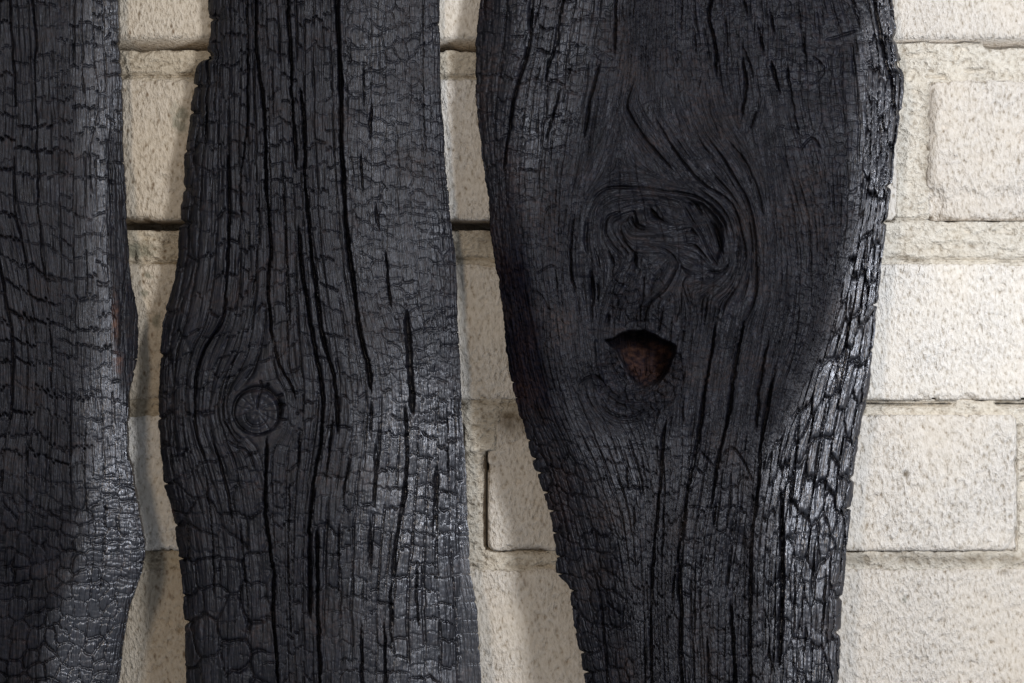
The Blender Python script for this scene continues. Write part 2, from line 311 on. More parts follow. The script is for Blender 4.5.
class Board:
    def __init__(s, Lp, Rp, cols, yf, thick, seed):
        s.rows = ROWS; y = ROWS; s.seed = seed; s.yf = yf; s.thick = thick
        xl = csp(y, Lp); xr = csp(y, Rp); t = cols
        s.xl, s.xr, s.t = xl, xr, t
        s.X = (xl[:, None]+(xr-xl)[:, None]*t[None]).astype(np.float64); s.Y = np.repeat(y[:, None], len(t), 1)
        s.H = None; s.part = np.zeros(s.X.shape, np.int32); s.names = {0: 'board'}; s.labels = {}
        s.brown = np.zeros(s.X.shape, f32); s.gloss = np.full(s.X.shape, 0.45, f32); s.ash = np.full(s.X.shape, 0.45, f32)
    def edges(s, lc, rc, jl=1.0, jr=1.0):
        """pull the outline in at the cracks that reach the edge and let it wander"""
        y = s.rows; sd = s.seed
        vr = 0.15+1.5*ss(0.25, 0.85, vn(y/28, y*0, sd+74)); vr2 = 0.15+1.5*ss(0.25, 0.85, vn(y/28, y*0, sd+75))
        dl = lc*vr+1.8*fbm(y/26, y*0, sd+76)+jl*(1.6*fbm(y/9, y*0, sd+70)+0.9*fbm(y/2.5, y*0, sd+71)); dr = rc*vr2+1.8*fbm(y/26, y*0, sd+78)+jr*(1.6*fbm(y/9, y*0, sd+72)+0.9*fbm(y/2.5, y*0, sd+73))
        wl = np.exp(-(s.X-s.xl[:, None])/10.0); wr = np.exp(-(s.xr[:, None]-s.X)/10.0)
        s.XO = s.X+wl*dl[:, None]-wr*dr[:, None]
    def build(s, root):
        nr, nc = s.X.shape
        yf = s.yf(s.rows)[:, None]
        yw = yf-s.H*S
        yb = (yf+s.thick)*np.ones((1, 1)); yw = np.minimum(yw, yb-0.002)
        XO = getattr(s, 'XO', s.X)
        x, z = unproj(XO, s.Y, yw)
        def col(c, inset, f):   # side columns towards the back
            yy = yw[:, c]*(1-f)+yb[:, 0]*f
            k = unproj(XO[:, c]+inset+1.5*fbm(s.rows/6, s.rows*0+f*5, s.seed+77), s.rows, yw[:, c])
            return np.stack([k[0], yy, k[1]], 1)
        W = XO[0, -1]-XO[0, 0]
        cols = [col(0, 5, 1.0), col(0, 1.0, 0.5)]
        front = np.stack([x, yw, z], 2)
        right = [col(-1, -1.0, 0.5), col(-1, -5, 1.0)]
        G = np.concatenate([np.stack(cols, 1), front, np.stack(right, 1)], 1)
        N = G.shape[1]; idx = np.arange(nr*N).reshape(nr, N)
        q = np.stack([idx[:-1, :-1], idx[1:, :-1], idx[1:, 1:], idx[:-1, 1:]], 2)
        back = np.stack([idx[:-1, -1], idx[1:, -1], idx[1:, 0], idx[:-1, 0]], 1)
        pid = np.zeros((nr-1, N-1), np.int32); pid[:, 2:-2] = s.part[:-1, :-1]
        def pad(a): return np.concatenate([a[:, :1], a[:, :1], a, a[:, -1:], a[:, -1:]], 1)
        grain = np.stack([pad(s.U), pad(s.V), np.zeros((nr, N))], 2).reshape(-1, 3)
        soot = np.stack([pad(s.brown), pad(s.gloss), pad(s.ash)], 2).reshape(-1, 3)
        kgr = getattr(s, 'kg', (s.U*0, s.U*0, s.U*0)); knotg = np.stack([pad(k) for k in kgr], 2).reshape(-1, 3)
        co = G.reshape(-1, 3); qa = q.reshape(-1, 4); pa = pid.ravel(); root_loc = np.array(root.location)
        def emit(f, ng, name, parent, org):
            used = np.zeros(len(co), bool); used[f.ravel()] = True
            for n in ng: used[n] = True
            mp = np.cumsum(used)-1
            return link(name, co[used], mp[f], [mp[n] for n in ng], CHAR, parent, {'grain': grain[used], 'soot': soot[used], 'knotgrain': knotg[used]}, smooth=False, org=org)
        cells = np.zeros((nr-1, N-1)); 
        if hasattr(s, 'cells'): cells[:, 2:-2] = s.cells[:-1, :-1]
        ca = cells.ravel()
        for k in np.unique(pa):
            f = qa[pa == k]; ng = []
            if k == 0:
                f = np.concatenate([f, back]); ng = [list(idx[0]), list(idx[-1][::-1])]
            c = ca[pa == k]; c = np.r_[c, np.zeros(len(f)-len(c))]; pieces = []
            if k and c.any():
                ids, cnt = np.unique(c[c > 0], return_counts=True)
                pieces = [i for i in ids[np.argsort(-cnt)][:290] if (c == i).sum() >= 90]
            keep = ~np.isin(c, pieces)
            o = emit(f[keep], ng, s.names[k], root, root_loc)
            for i in pieces:
                m_ = co[f[c == i].ravel()].mean(0); p = emit(f[c == i], [], 'char_scale', o, m_); p.location = m_-root_loc
            if k in s.labels: o['label'] = s.labels[k]
def tcols(a, b, n): return np.linspace(a, b, n)

# ================================================================= board one (left)
P1R = [(118,-60),(118,0),(119,40),(121,75),(123,115),(124,160),(126,200),(128,240),(131,280),(137,310),(139,335),(136,365),(129,390),(127,420),(128,450),(132,475),(138,505),(143,535),(145,550),(141,570),(135,590),(129,610),(124,640),(119,683),(114,743)]
P1L = [(-120,-60),(-120,300),(-118,743)]
t0 = 114/240.0
b1 = Board(P1L, P1R, np.r_[np.linspace(0, t0, 26)[:-1], np.linspace(t0, 1, 176)], lambda y: -0.031-0.032*y/683, 0.029, 11)
X, Y = b1.X, b1.Y
g1 = [[(-60,0),(-55,200),(-40,400),(-60,683)],
      [(0,0),(6,120),(4,200),(20,280),(28,360),(16,480),(6,683)],
      [(28,0),(32,100),(33,200),(42,280),(48,360),(46,480),(38,683)],
      [(62,0),(66,150),(68,300),(72,450),(66,683)],
      [(95,0),(98,150),(100,300),(106,450),(108,560),(94,683)],
      [(118,0),(124,160),(130,280),(130,420),(140,550),(120,683)]]
U = guides_u(X, Y, g1)
V = Y+0.35*np.clip(30-X, -40, 90)*ss(120, 300, Y)*(1-ss(480, 600, Y))+8*fbm(X/60, Y/60, 12)
# the sawn face, the rolled edge and the bare side strip
ridge = [(84,-60),(86,100),(90,200),(96,300),(98,380),(92,450),(90,520),(76,580),(58,630),(50,683),(46,743)]
roll = [(100,-60),(102,100),(104,200),(109,280),(113,340),(118,400),(122,450),(130,520),(132,560),(120,600),(108,640),(102,683),(98,743)]
H = slope_profile(X, Y, [(-120, [(0, 0.02)]), (0, [(0, 0.06), (400, 0.03)]), ([(x-22, y) for x, y in ridge], [(0, .10), (300, .06), (520, -.10), (683, -.16)]),
     ([(x, y) for x, y in ridge], [(0, .16), (250, .22), (400, .2), (560, .05), (683, .05)]), ([(x+7, y) for x, y in ridge], [(0, .26), (250, .36), (683, .36)]),
     (roll, [(0, .30), (300, .42), (683, .42)]), ([(x+5, y) for x, y in roll], [(0, .55), (200, 1.1), (330, 1.2), (420, .8), (500, .55), (683, .7)]),
     ([(x, y) for x, y in P1R], [(0, 1.0), (330, 1.5), (420, 1.2), (540, 1.0), (683, 1.2)])], lambda y: 40)
low = ss(470, 530, Y+20*fbm(X/20, Y/20, 5))
wane = ss(-6, 6, X-csp(Y[:, 0], ridge)[:, None]); rough = wane*ss(440, 500, Y)*(1-0.65*ss(560, 610, Y))
hA, cA, sxA, syA, gA = rects(U, V, 23, 21, 101, 0.80, 5.2, 0.6, 1.0, 0.6, rag=2.4)
hB, cB, sxB, syB, gB = blocks(U, V, 14, 17, 103, 0.75, 3.2, 0.7, 0.7, 0.3, rag=0.8, p=3)
hC, cC, sxC, syC, gC = rects(U, V, 12, 17, 105, 0.62, 3.0, 0.5, 0.7, 0.4, rag=1.4)
wr_, cW, _, _, gW = blocks(U, V, 17, 7, 107, 1.1, 2.2, 1.2, 1.0, 0.8, rag=0.8, p=3)
mC = ss(48, 66, X)*(1-ss(330, 480, Y)*(1-wane))
top = hA*(1-mC)+hC*mC
hh = (top*(1-low)+hB*low)*(1-rough)+rough*(wr_*0.28+hC*0.7+hB*0.5)
fb = fibres(U, V, 111, 3.3, cA)
H = H+hh+fb*(1.05*(1-mC)*(1-low)+0.5)*(1-0.7*rough)+fine_cracks(U, V, 9, 22, 120, 0.45, 0.6, 2.0)*(1-rough)+2.0*fbm(X/45, Y/45, 13)+0.5*(1-0.6*rough)*fbm(X/3, Y/3, 14)
strip = ss(0, 4, X-csp(Y[:, 0], roll)[:, None])*(1-ss(385, 410, Y))*ss(120, 150, Y)
H = H*1.0-strip*(hh*0.6)
for p, wd, dp in [([(112,120),(110,150),(112,230),(113,300),(117,345)],1.3,3), ([(128,262),(123,300),(119,350)],1.0,4),
                  ([(96,60),(97,110),(90,150),(92,200)],.9,2), ([(86,420),(84,470),(88,520)],.7,3), ([(106,500),(103,560),(99,600)],.7,3), ([(24,300),(28,360),(26,420),(28,480)],.9,2.4),([(72,-60),(74,20),(73,70)],1.0,3),([(82,70),(84,100)],1.0,3)]:
    vcrack(H, X, Y, p, wd, dp, seed=int(p[0][0]*7))
b1.H = H; b1.U, b1.V = U, V
b1.gloss[:] = 0.29+0.50*(1-0.8*strip)*(0.58+0.42*ss(330, 430, Y))*ss(-26, 22, X-csp(Y[:, 0], ridge)[:, None]+16*fbm(X/10, Y/14, 65))-0.05*low*(1-wane)+0.03*(cC-0.5); b1.ash[:] = 0.35+0.35*cA
spot = 1.3*np.exp(-(((X-115)/3.6)**2+((Y-322)/24)**2)**1.5)+1.3*np.exp(-(((X-118)/4.5)**2+((Y-363)/10)**2)**1.5)
b1.brown[:] = np.clip(spot*(0.6+fbm(X/3, Y/6, 3)), 0, 1)+0.9*np.exp(-(((X-50)/1.2)**2+((Y-369)/1.4)**2))
ce = np.minimum(np.interp(b1.rows, b1.rows, gC[:, -3]), 1)
b1.edges(0*ce, 1.8*ce)
b1.part[(wane > 0.5)] = 1; b1.names[1] = 'rolled_edge'; b1.labels[1] = 'glossy cracked rolled edge catching silvery light'
b1.part[(strip > 0.5)] = 2; b1.names[2] = 'bare_side_strip'; b1.labels[2] = 'smoother dark side strip with a brown scorched spot'
r1 = thing('charred_board', 'leftmost charred board with rectangular char blocks and a shiny wavy right edge', 'charred board', (unproj(0, 683, Y0)[0], Y0, unproj(0, 743, Y0)[1]), 'charred boards against the brick wall')
b1.build(r1)

# ================================================================= board two (middle)
P2L = [(208,-60),(208,0),(208,48),(203,58),(197,65),(193,74),(193,92),(190,112),(188,138),(185,160),(183,190),(181,210),(179,236),(177,262),(172,290),(166,310),(162,335),(160,355),(159,385),(159,420),(161,450),(166,490),(171,507),(175,522),(177,545),(181,575),(183,600),(185,625),(185,650),(187,683),(190,743)]
P2R = [(440,-60),(440,0),(440,50),(442,100),(445,160),(449,200),(452,232),(455,250),(457,290),(459,340),(461,380),(463,430),(466,480),(469,540),(471,578),(476,602),(479,640),(482,683),(486,743)]
b2 = Board(P2L, P2R, np.linspace(0, 1, 352), lambda y: -0.027-0.030*y/683, 0.025, 21)
X, Y = b2.X, b2.Y
g2 = [[(196,0),(192,100),(181,210),(177,262),(166,310),(160,385),(161,450),(171,510),(183,600),(187,683)],
      [(229,0),(229,170),(229,223),(226,286),(219,323),(203,352),(196,380),(195,400),(198,437),(208,470),(219,510),(226,560),(228,683)],
      [(248,0),(250,100),(251,220),(250,300),(240,350),(225,385),(221,411),(227,434),(238,465),(246,510),(251,560),(254,683)],
      [(262,0),(264,180),(266,250),(262,320),(250,370),(233,395),(231,411),(235,430),(252,449),(264,480),(268,540),(276,683)],
      [(263,0),(266,180),(269,250),(271,320),(272,370),(283,395),(284,411),(281,430),(270,449),(267,480),(271,540),(279,683)],
      [(288,0),(293,115),(296,200),(298,260),(300,320),(303,360),(306,400),(304,440),(299,490),(295,560),(297,683)],
      [(302,0),(303,95),(306,170),(310,240),(316,285),(323,342),(326,374),(327,403),(322,445),(314,488),(311,520),(309,556),(312,683)],
      [(337,0),(340,75),(343,175),(347,235),(354,290),(362,342),(368,370),(371,400),(370,450),(366,520),(363,600),(362,683)],
      [(385,0),(385,150),(386,250),(392,305),(402,340),(410,400),(407,445),(401,520),(393,582),(391,650),(390,683)],
      [(440,0),(445,160),(455,250),(460,350),(463,430),(468,540),(476,602),(482,683)]]
U = guides_u(X, Y, g2)
V = Y+7*fbm(X/50, Y/50, 22)+0.25*(X-300)*ss(200, 330, Y)*(1-ss(430, 560, Y))*ss(0, 1, (300-X)/100+.5)
cr = [(426,-60),(428,100),(432,200),(438,300),(444,400),(444,500),(440,600),(446,743)]
H = slope_profile(X, Y, [(P2L, [(0, -1.6), (400, -1.4)]), ([(x+9, y) for x, y in P2L], [(0, -1.2), (200, -1.0), (683, -.8)]), ([(x+26, y) for x, y in P2L], [(0, -.36), (683, -.28)]),
    (262, [(0, -.08), (400, -.06)]), (310, [(0, .04), (400, .04)]), (352, [(0, .08), (400, .06)]), ([(x-45, y) for x, y in cr], [(0, .14), (300, .16), (420, .26), (683, .24)]),
    ([(x-12, y) for x, y in cr], [(0, .26), (300, .28), (420, .38), (683, .38)]), (cr, [(0, .42), (683, .5)]), ([(x+8, y) for x, y in cr], [(0, .7), (683, .7)]), ([(x-4, y) for x, y in P2R], [(0, .75), (683, .75)]), (P2R, [(0, 1.3), (683, 1.3)])], lambda y: 300)
dk = np.hypot(X-257, (Y-411)); kang = np.arctan2(Y-411, X-257)
right = ss(325, 350, X-0.06*(Y-100))
hA, cA, sxA, syA, gA = rects(U, V, 10.5, 21, 201, 0.72, 3.4, 0.9, 0.7, 0.5, rag=1.6)          # elongated cells, left half
hB, cB, sxB, syB, gB = rects(U, V, 14, 15, 203, 0.50, 2.6, 0.35, 0.6, 0.3, rag=1.0)       # small reticulate cells, right half
hB2, cB2, _, _, gB2 = blocks(U, V, 14, 16, 213, 0.45, 2.2, 0.3, 0.5, 0.3, rag=1.4, p=3.5)
hB = 0.55*hB+0.75*hB2*(0.4+0.9*vn(U/24, V/24, 214)); gB = np.maximum(gB, gB2)
hD, cD, sxD, syD, gD = rects(U, V, 11, 18, 205, 0.78, 3.8, 0.8, 1.0, 0.6, rag=1.6)           # lower right
hE, cE, sxE, syE, gE = blocks(U, V, 24, 34, 207, 1.2, 3.2, 1.6, 0.9, 1.0, rag=0.8, p=3.2)         # lumpy lower left
lowR = right*ss(340, 410, Y); lowL = (1-ss(255, 290, X))*ss(455, 520, Y)
lump = np.exp(-(X-b2.xl[:, None])/14.0)
hh = hA*(1-right)+hB*right; hh = hh*(1-lowR)+hD*lowR; hh = hh*(1-lowL)+(hE+0.4*hA)*lowL+lump*(hE*1.5)*ss(60, 90, Y)
kn = 1-ss(24, 44, dk)
hh = hh*(1-0.75*kn)
fb = fibres(U, V, 211, 3.6, cA)
H = H+hh+fine_cracks(U, V, 8, 40, 220, 0.5, 0.6, 2.6)*(1-0.6*right)*ss(20, 34, dk)+fb*(0.95*(1-right)+0.55)*(1-0.4*lowL)*(1-0.5*ss(30, 20, dk))+2.4*fbm(X/50, Y/70, 23)+0.45*fbm(X/3, Y/3, 24)
CR2 = [([(256,-60),(256,0),(257,53),(264,105),(266,180),(268,210),(271,254),(268,280),(270,317),(273,345)],1.7,8),
 ([(288,-60),(288,0),(291,60),(293,115),(295,145),(296,170)],2.0,9), ([(301,88),(303,110),(305,170),(310,240),(315,285),(324,342),(333,374),(337,406),(338,434)],2.1,9),
 ([(298,225),(301,260),(310,320),(313,340),(320,374),(323,403),(320,445),(313,488),(310,520),(309,556),(310,618)],2.2,9),
 ([(337,-60),(337,0),(340,75),(343,175),(347,235),(354,290),(362,342),(368,364),(371,394)],2.5,11),
 ([(385,248),(388,280),(391,308)],1.6,6), ([(372,100),(370,140)],1.8,4), ([(375,202),(379,232)],1.6,4), ([(363,60),(364,110)],1.0,3), ([(361,150),(363,196)],1.4,4),
 ([(247,-60),(247,5),(248,79),(247,126),(241,180),(242,223)],1.2,5), ([(207,48),(207,100),(206,150)],1.5,5), ([(229,150),(229,223),(226,286),(221,323),(204,350),(197,374),(195,398),(197,437),(206,462)],1.6,6),
 ([(237,352),(228,380),(223,400),(224,418),(231,436)],1.2,4), ([(213,440),(222,470),(229,498),(232,525)],1.4,5),
 ([(267,436),(266,472),(266,520),(270,548),(274,582),(273,616),(276,650),(278,683),(279,743)],2.0,9),
 ([(273,335),(279,364),(291,385),(297,402)],1.5,6), ([(300,430),(298,470)],1.2,5), ([(333,415),(330,445),(325,480)],1.4,6), ([(349,456),(343,500)],1.4,5),
 ([(407,310),(408,340),(411,380),(413,416)],2.9,8), ([(406,404),(407,445),(405,488),(400,520),(396,542),(393,584)],2.0,7), ([(391,580),(391,608),(391,652)],1.7,7),
 ([(437,466),(436,490),(434,540)],3.0,5), ([(372,400),(370,438)],1.9,5), ([(376,440),(374,505)],1.9,5), ([(370,518),(370,572)],1.8,5),
 ([(317,528),(318,608),(320,683),(321,743)],2.1,9), ([(384,620),(386,683),(387,743)],1.6,6), ([(361,622),(362,683),(362,743)],1.5,6), ([(418,560),(416,590),(420,630)],1.4,5),
 ([(309,520),(309,540)],1.5,5), ([(230,-60),(230,60)],.9,3), ([(216,10),(217,60),(214,120)],.9,3), ([(271,60),(274,130)],.8,2.5), ([(284,180),(287,260),(290,330)],1.0,4), ([(259,190),(258,250),(252,300)],.9,3.5), ([(240,520),(246,590),(250,640)],1.0,3.5), ([(205,470),(212,530),(214,600)],1.0,4), ([(290,480),(288,560),(292,640)],1.0,4), ([(340,520),(338,600)],1.0,4),([(424,-20),(423,80),(426,170)],.8,2.4)]
for p, wd, dp in CR2: vcrack(H, X, Y, p, wd*0.74, dp*1.2, seed=int(p[0][0]*3+p[0][1]), lip=0.35)
# the round knot: a ring gap, a sunk face with rays and rings
ri = 23.2+0.8*fbm(kang*2, kang*0, 25)
face = 1-ss(20.5, 22.5, dk)
ring = np.exp(-((dk-ri)/(1.5+0.9*ss(0.3, 0.9, np.cos(kang+0.9))))**2)*(0.55+0.45*ss(-0.5, 0.5, np.cos(kang+1.2)))
kface = -1.2*np.cos(np.hypot(X-255, Y-415)*0.75+1.5*fbm(X/6, Y/6, 26))*0.35-1.6*np.exp(-(np.sin(kang*6.5+1.5*fbm(X/8, Y/8, 27))*dk/3.0)**2)*ss(4, 12, dk)+0.6*fbm(X/2.5, Y/2.5, 28)-2.2
Hk = slope_profile(X, Y, [(160, [(0, 0)]), (440, [(0, 0.0)])], lambda y: 300)
base = float(np.median(H[(dk < 40) & (dk > 28)]))
H = H*(1-face)+(base+kface+0.05*(257-X)*-1)*face-8.5*ring
H -= 2.0*np.exp(-((np.hypot(X-256, Y-415)-11)/1.1)**2)*face*ss(-0.2, 0.4, np.sin(kang))
for p, wd, dp in [([(262,388),(258,400),(257,410)],1.0,4), ([(277,397),(283,394)],1.3,5), ([(278,404),(286,405)],1.3,5), ([(266,388),(269,383)],1.3,5), ([(262,386),(260,380)],1.0,4), ([(279,419),(287,420)],1.0,4), ([(247,352),(239,372),(229,390),(227,412),(234,432),(250,447)],1.0,3), ([(226,440),(236,446),(248,452),(255,470)],1.0,3)]:
    pcrack(H, X, Y, p, wd, dp)
b2.H = H; b2.U, b2.V = U, V
b2.gloss[:] = 0.30+0.36*ss(330, 420, X+30*fbm(X/25, Y/30, 66))*ss(330, 430, Y+60*fbm(X/30, Y/30, 67))*(1-0.5*ss(560, 660, Y))+0.11*ss(290, 400, X)+0.03*(cB-0.5); b2.ash[:] = 0.25+0.45*cA
spk = (vn(X/1.3, Y/1.3, 29) > 0.90)*np.exp(-np.abs(X-csp(Y[:, 0], CR2[4][0])[:, None]-0)/1.6)*(Y < 400)
b2.brown[:] = 0.5*np.exp(-((X-b2.xl[:, None])/2.0)**2)*np.exp(-((Y-512)/6)**2)
b2.speck = spk
ceL = gE[:, 2]; ceR = gB[:, -3]
b2.edges(3.0*ceL+2.5*fbm(b2.rows/22, b2.rows*0, 31), 0.9*ceR, 1.2, 0.7)
b2.part[dk < 22.6] = 1; b2.names[1] = 'knot'; b2.labels[1] = 'small round knot sunk in a dark ring'
b2.part[(X > csp(Y[:, 0], cr)[:, None]+3)] = 2; b2.names[2] = 'side_edge'; b2.labels[2] = 'dark narrow right side falling away from the face'
r2 = thing('charred_board', 'middle charred board with a small round knot and long black drying cracks', 'charred board', (unproj(320, 683, Y0)[0], Y0, unproj(0, 743, Y0)[1]), 'charred boards against the brick wall')
b2.build(r2)

# ================================================================= board three (right, widest)
P3L = [(484,-60),(480,0),(477,25),(475,60),(475,90),(477,120),(481,150),(486,185),(490,220),(494,255),(499,290),(504,335),(509,370),(515,400),(524,430),(531,458),(538,480),(545,500),(551,525),(555,555),(559,577),(566,583),(570,600),(575,630),(581,660),(585,683),(594,743)]
P3R = [(890,-60),(893,0),(895,20),(897,45),(903,70),(904,85),(902,105),(897,140),(893,170),(890,200),(886,230),(882,265),(878,300),(875,330),(872,355),(868,395),(862,420),(857,450),(853,490),(850,520),(846,560),(842,600),(840,640),(839,683),(838,743)]
b3 = Board(P3L, P3R, np.linspace(0, 1, 505), lambda y: -0.026-0.045*y/683, 0.025, 31)
X, Y = b3.X, b3.Y
g3 = [[(480,0),(475,90),(490,220),(504,335),(524,430),(545,500),(559,577),(585,683)],
 [(533,0),(528,53),(517,87),(510,126),(507,174),(512,250),(520,300),(528,350),(540,400),(560,450),(580,520),(598,600),(612,683)],
 [(563,0),(554,50),(550,119),(546,180),(546,250),(550,300),(556,360),(570,410),(592,460),(612,520),(626,600),(634,683)],
 [(604,0),(600,63),(583,137),(573,200),(570,240),(571,275),(577,320),(590,390),(612,440),(632,500),(640,580),(644,683)],
 [(626,0),(622,70),(610,120),(592,170),(582,215),(580,255),(588,330),(604,390),(632,440),(644,480),(648,540),(650,614),(652,683)],
 [(664,0),(664,90),(670,140),(690,172),(718,205),(731,235),(733,270),(724,310),(712,350),(702,410),(692,474),(680,536),(678,637),(682,683)],
 [(690,0),(696,60),(705,110),(722,150),(741,190),(752,223),(756,257),(754,296),(745,323),(735,370),(726,420),(714,500),(707,552),(706,683)],
 [(742,0),(746,84),(752,120),(762,160),(775,210),(782,260),(780,310),(769,345),(759,385),(750,440),(745,520),(735,600),(733,683)],
 [(780,0),(782,92),(795,150),(812,220),(815,270),(808,330),(790,380),(770,430),(760,480),(752,560),(750,683)],
 [(852,0),(861,29),(866,90),(866,158),(858,220),(848,262),(838,310),(820,370),(806,420),(792,480),(784,540),(781,620),(780,683)],
 [(893,0),(903,75),(893,170),(882,265),(872,355),(857,450),(850,520),(842,600),(839,683)]]
U = guides_u(X, Y, g3)
V = Y+6*fbm(X/60, Y/60, 32)
wl_ = [(866,-60),(866,0),(867,68),(866,120),(862,186),(856,223),(848,262),(840,296),(828,339),(818,362),(799,395),(786,427),(768,453),(762,500),(762,560),(764,683),(764,743)]
lr = [(520,-60),(516,60),(516,150),(524,250),(534,320),(546,385),(560,420),(580,455),(600,500),(616,560),(626,620),(636,683),(640,743)]
H = slope_profile(X, Y, [(P3L, [(0, -1.3), (300, -1.1), (683, -.95)]), ([(x+7, y) for x, y in P3L], [(0, -.6), (300, -.7), (683, -.65)]), ([(x-5, y) for x, y in lr], [(0, -.20), (250, -.30), (400, -.5), (683, -.42)]),
    ([(x+14, y) for x, y in lr], [(0, .10), (250, .16), (400, .02), (683, .04)]), ([(x+50, y) for x, y in lr], [(0, .06), (683, .10)]), ([(x-22, y) for x, y in wl_], [(0, .0), (200, -.06), (420, .05), (683, .14)]), ([(x-3, y) for x, y in wl_], [(0, .06), (400, .08), (683, .22)]),
    ([(x+6, y) for x, y in wl_], [(0, .20), (250, .24), (420, .22), (683, .17)]), ([(x-14, y) for x, y in P3R], [(0, .24), (300, .27), (683, .26)]), ([(x-5, y) for x, y in P3R], [(0, .42), (300, .5), (683, .7)]), (P3R, [(0, 1.6), (683, 1.6)])], lambda y: 690)
wan = ss(-4, 4, X-csp(Y[:, 0], wl_)[:, None]+5*fbm(X/9, Y/12, 33))
ell = 90*np.sqrt(((X-662)/92)**2+((Y-262)/76)**2)
for _ in range(7):
    k_ = np.clip(1-ell/88, 0, 1); ell = 0.5*ell+0.5*90*np.sqrt(((X-662-52*k_)/92)**2+((Y-262-8*k_)/76)**2)
ea = np.arctan2(Y-262, X-662)
swirl = (1-ss(86, 96, ell))*(1-ss(318, 340, Y+8*fbm(X/12, Y/12, 50)))
low = ss(405, 475, Y+18*fbm(X/25, Y/25, 34)+0.10*(700-X))
tl = (1-ss(575, 640, X+0.35*Y))*(1-ss(150, 300, Y))
mid = np.clip(1-low-tl, 0, 1)*(1-wan)
leftb = 1-ss(-8, 14, X-csp(Y[:, 0], lr)[:, None])
hT, cT, _, _, gT = rects(U, V, 14, 25, 301, 0.85, 4.4, 1.0, 1.1, 0.7, rag=2.0)
hL, cL, _, _, gL = rects(U, V, 10.5, 24, 303, 0.75, 3.9, 0.6, 1.0, 0.7, rag=1.6)
hM, cM, _, _, gM = rects(U, V, 14, 12, 305, 0.45, 1.3, 0.25, 0.3, 0.15, rag=2.2)
hW, cW, sxW, syW, gW = blocks(U, V, 8.5, 40, 307, 0.8, 3.4, 1.4, 0.9, 1.0, rag=1.8, p=4.5)
hX, cX, _, _, gX = blocks(U, V, 15, 19, 309, 0.75, 3.0, 0.9, 0.9, 0.6, rag=1.0, p=4)
hW = hW+3.4*(syW+0.1)+fibres(U, V, 331, 3.4, cW)*1.2                         # shingled scales, lower ends proud
hh = hM*mid+hT*tl*(1-wan)+hL*low*(1-wan)
hh = hh*(1-leftb*(1-tl*0.7))+leftb*(1-tl*0.7)*hX*(0.55+0.45*low)
wlow = wan*(1-0.45*ss(480, 560, Y))
hh = hh*(1-wan)+wan*(hW*(0.45+0.55*wlow)+hL*0.5*ss(480, 560, Y))
hh = hh+blocks(U, V, 7, 10, 311, 0.38, 1.2, 0.2, 0.25, 0.15, rag=1.4, p=6, fade=0.35)[0]*(1-wan)
hh = hh*(1-0.7*swirl)
fbU = fibres(U, V, 311, 3.2, cT)
CR3 = [([(564,-60),(563,0),(558,29),(554,50),(549,66),(545,82)],1.8,7), ([(617,-60),(616,0),(614,56)],1.6,7), ([(533,5),(528,53),(517,87),(510,126),(503,176)],1.6,7), ([(600,60),(592,92),(583,140)],1.6,6), ([(561,85),(552,119),(545,140)],1.6,6), ([(541,64),(533,92)],1.2,5), ([(590,130),(587,162)],1.1,4), ([(572,60),(566,84)],1.1,4), ([(543,-60),(540,0),(533,30)],1.2,5),
 ([(711,-60),(711,0),(709,16),(714,40),(717,78)],2.1,8), ([(742,56),(746,84),(741,120)],2.0,7), ([(757,22),(764,57)],1.6,6), ([(769,6),(775,36)],1.5,6), ([(770,58),(780,94)],2.0,7), ([(694,22),(696,60)],1.2,4), ([(701,72),(697,92)],1.2,4), ([(677,48),(678,70)],1.1,4), ([(745,-60),(744,0),(748,18)],1.4,5), ([(757,108),(749,130)],1.4,5), ([(741,40),(750,66),(754,84)],1.0,4),([(682,-60),(682,10),(681,40)],1.0,3.5),([(724,10),(727,44),(726,70)],1.0,4),([(786,60),(792,100),(800,140)],1.2,4),([(797,0),(803,40),(806,64)],1.0,3.5),
 ([(575,212),(571.5,238),(571.5,275),(576,297)],1.4,5), ([(716,322),(709,366),(704,395),(699,435),(691,474),(680,536),(678,600)],1.9,8), ([(745,318),(738,351),(733,377),(728,416),(717,464),(711,510)],2.0,9), ([(666,420),(663,443),(660,485),(654,547),(651,614),(652,683),(652,743)],1.8,8), ([(684,395),(682,430)],1.1,4),
 ([(688,500),(684,524),(676,564),(672,605)],1.6,6), ([(680,580),(681,621),(680,650),(682,683),(683,743)],2.0,9), ([(715,500),(714,530)],1.7,6), ([(707,636),(709,683),(710,743)],1.7,7), ([(731,600),(733,640),(735,683),(736,743)],2.4,9), ([(753,490),(751,560),(750,683),(750,743)],2.0,8), ([(781,490),(782,542),(782,595),(781,630),(779,668)],2.6,9), ([(806,622),(805,655)],1.3,5),
 ([(769,338),(760,385),(756,432)],1.6,7), ([(773,378),(765,419),(760,453),(758,488),(754,522)],2.2,9), ([(800,300),(795,345),(784,385)],.9,3), ([(627,462),(628,492)],1.2,5), ([(634,502),(634,535)],1.2,5), ([(644,640),(646,700)],1.0,4), ([(696,560),(694,640)],1.0,4), ([(664,500),(662,560)],1.0,4),
 ([(592,560),(600,600),(606,660),(608,743)],1.6,4), ([(546,440),(560,500),(570,545)],1.2,3),
 ([(851,-60),(852,0),(861,30)],1.3,5), ([(873,-60),(875,0),(884,53),(892,87),(894,113)],1.7,7), ([(880,120),(881,160)],1.2,4), ([(855,35),(858,60)],1.1,4),([(868,230),(864,280),(858,330)],1.1,4),([(852,290),(846,350),(838,400)],1.2,5),([(826,400),(818,450),(812,500)],1.2,5),([(800,420),(794,470),(790,520)],1.2,5),([(815,540),(812,600)],1.1,4),([(795,560),(794,640)],1.1,4),([(826,570),(822,640)],1.1,4)]
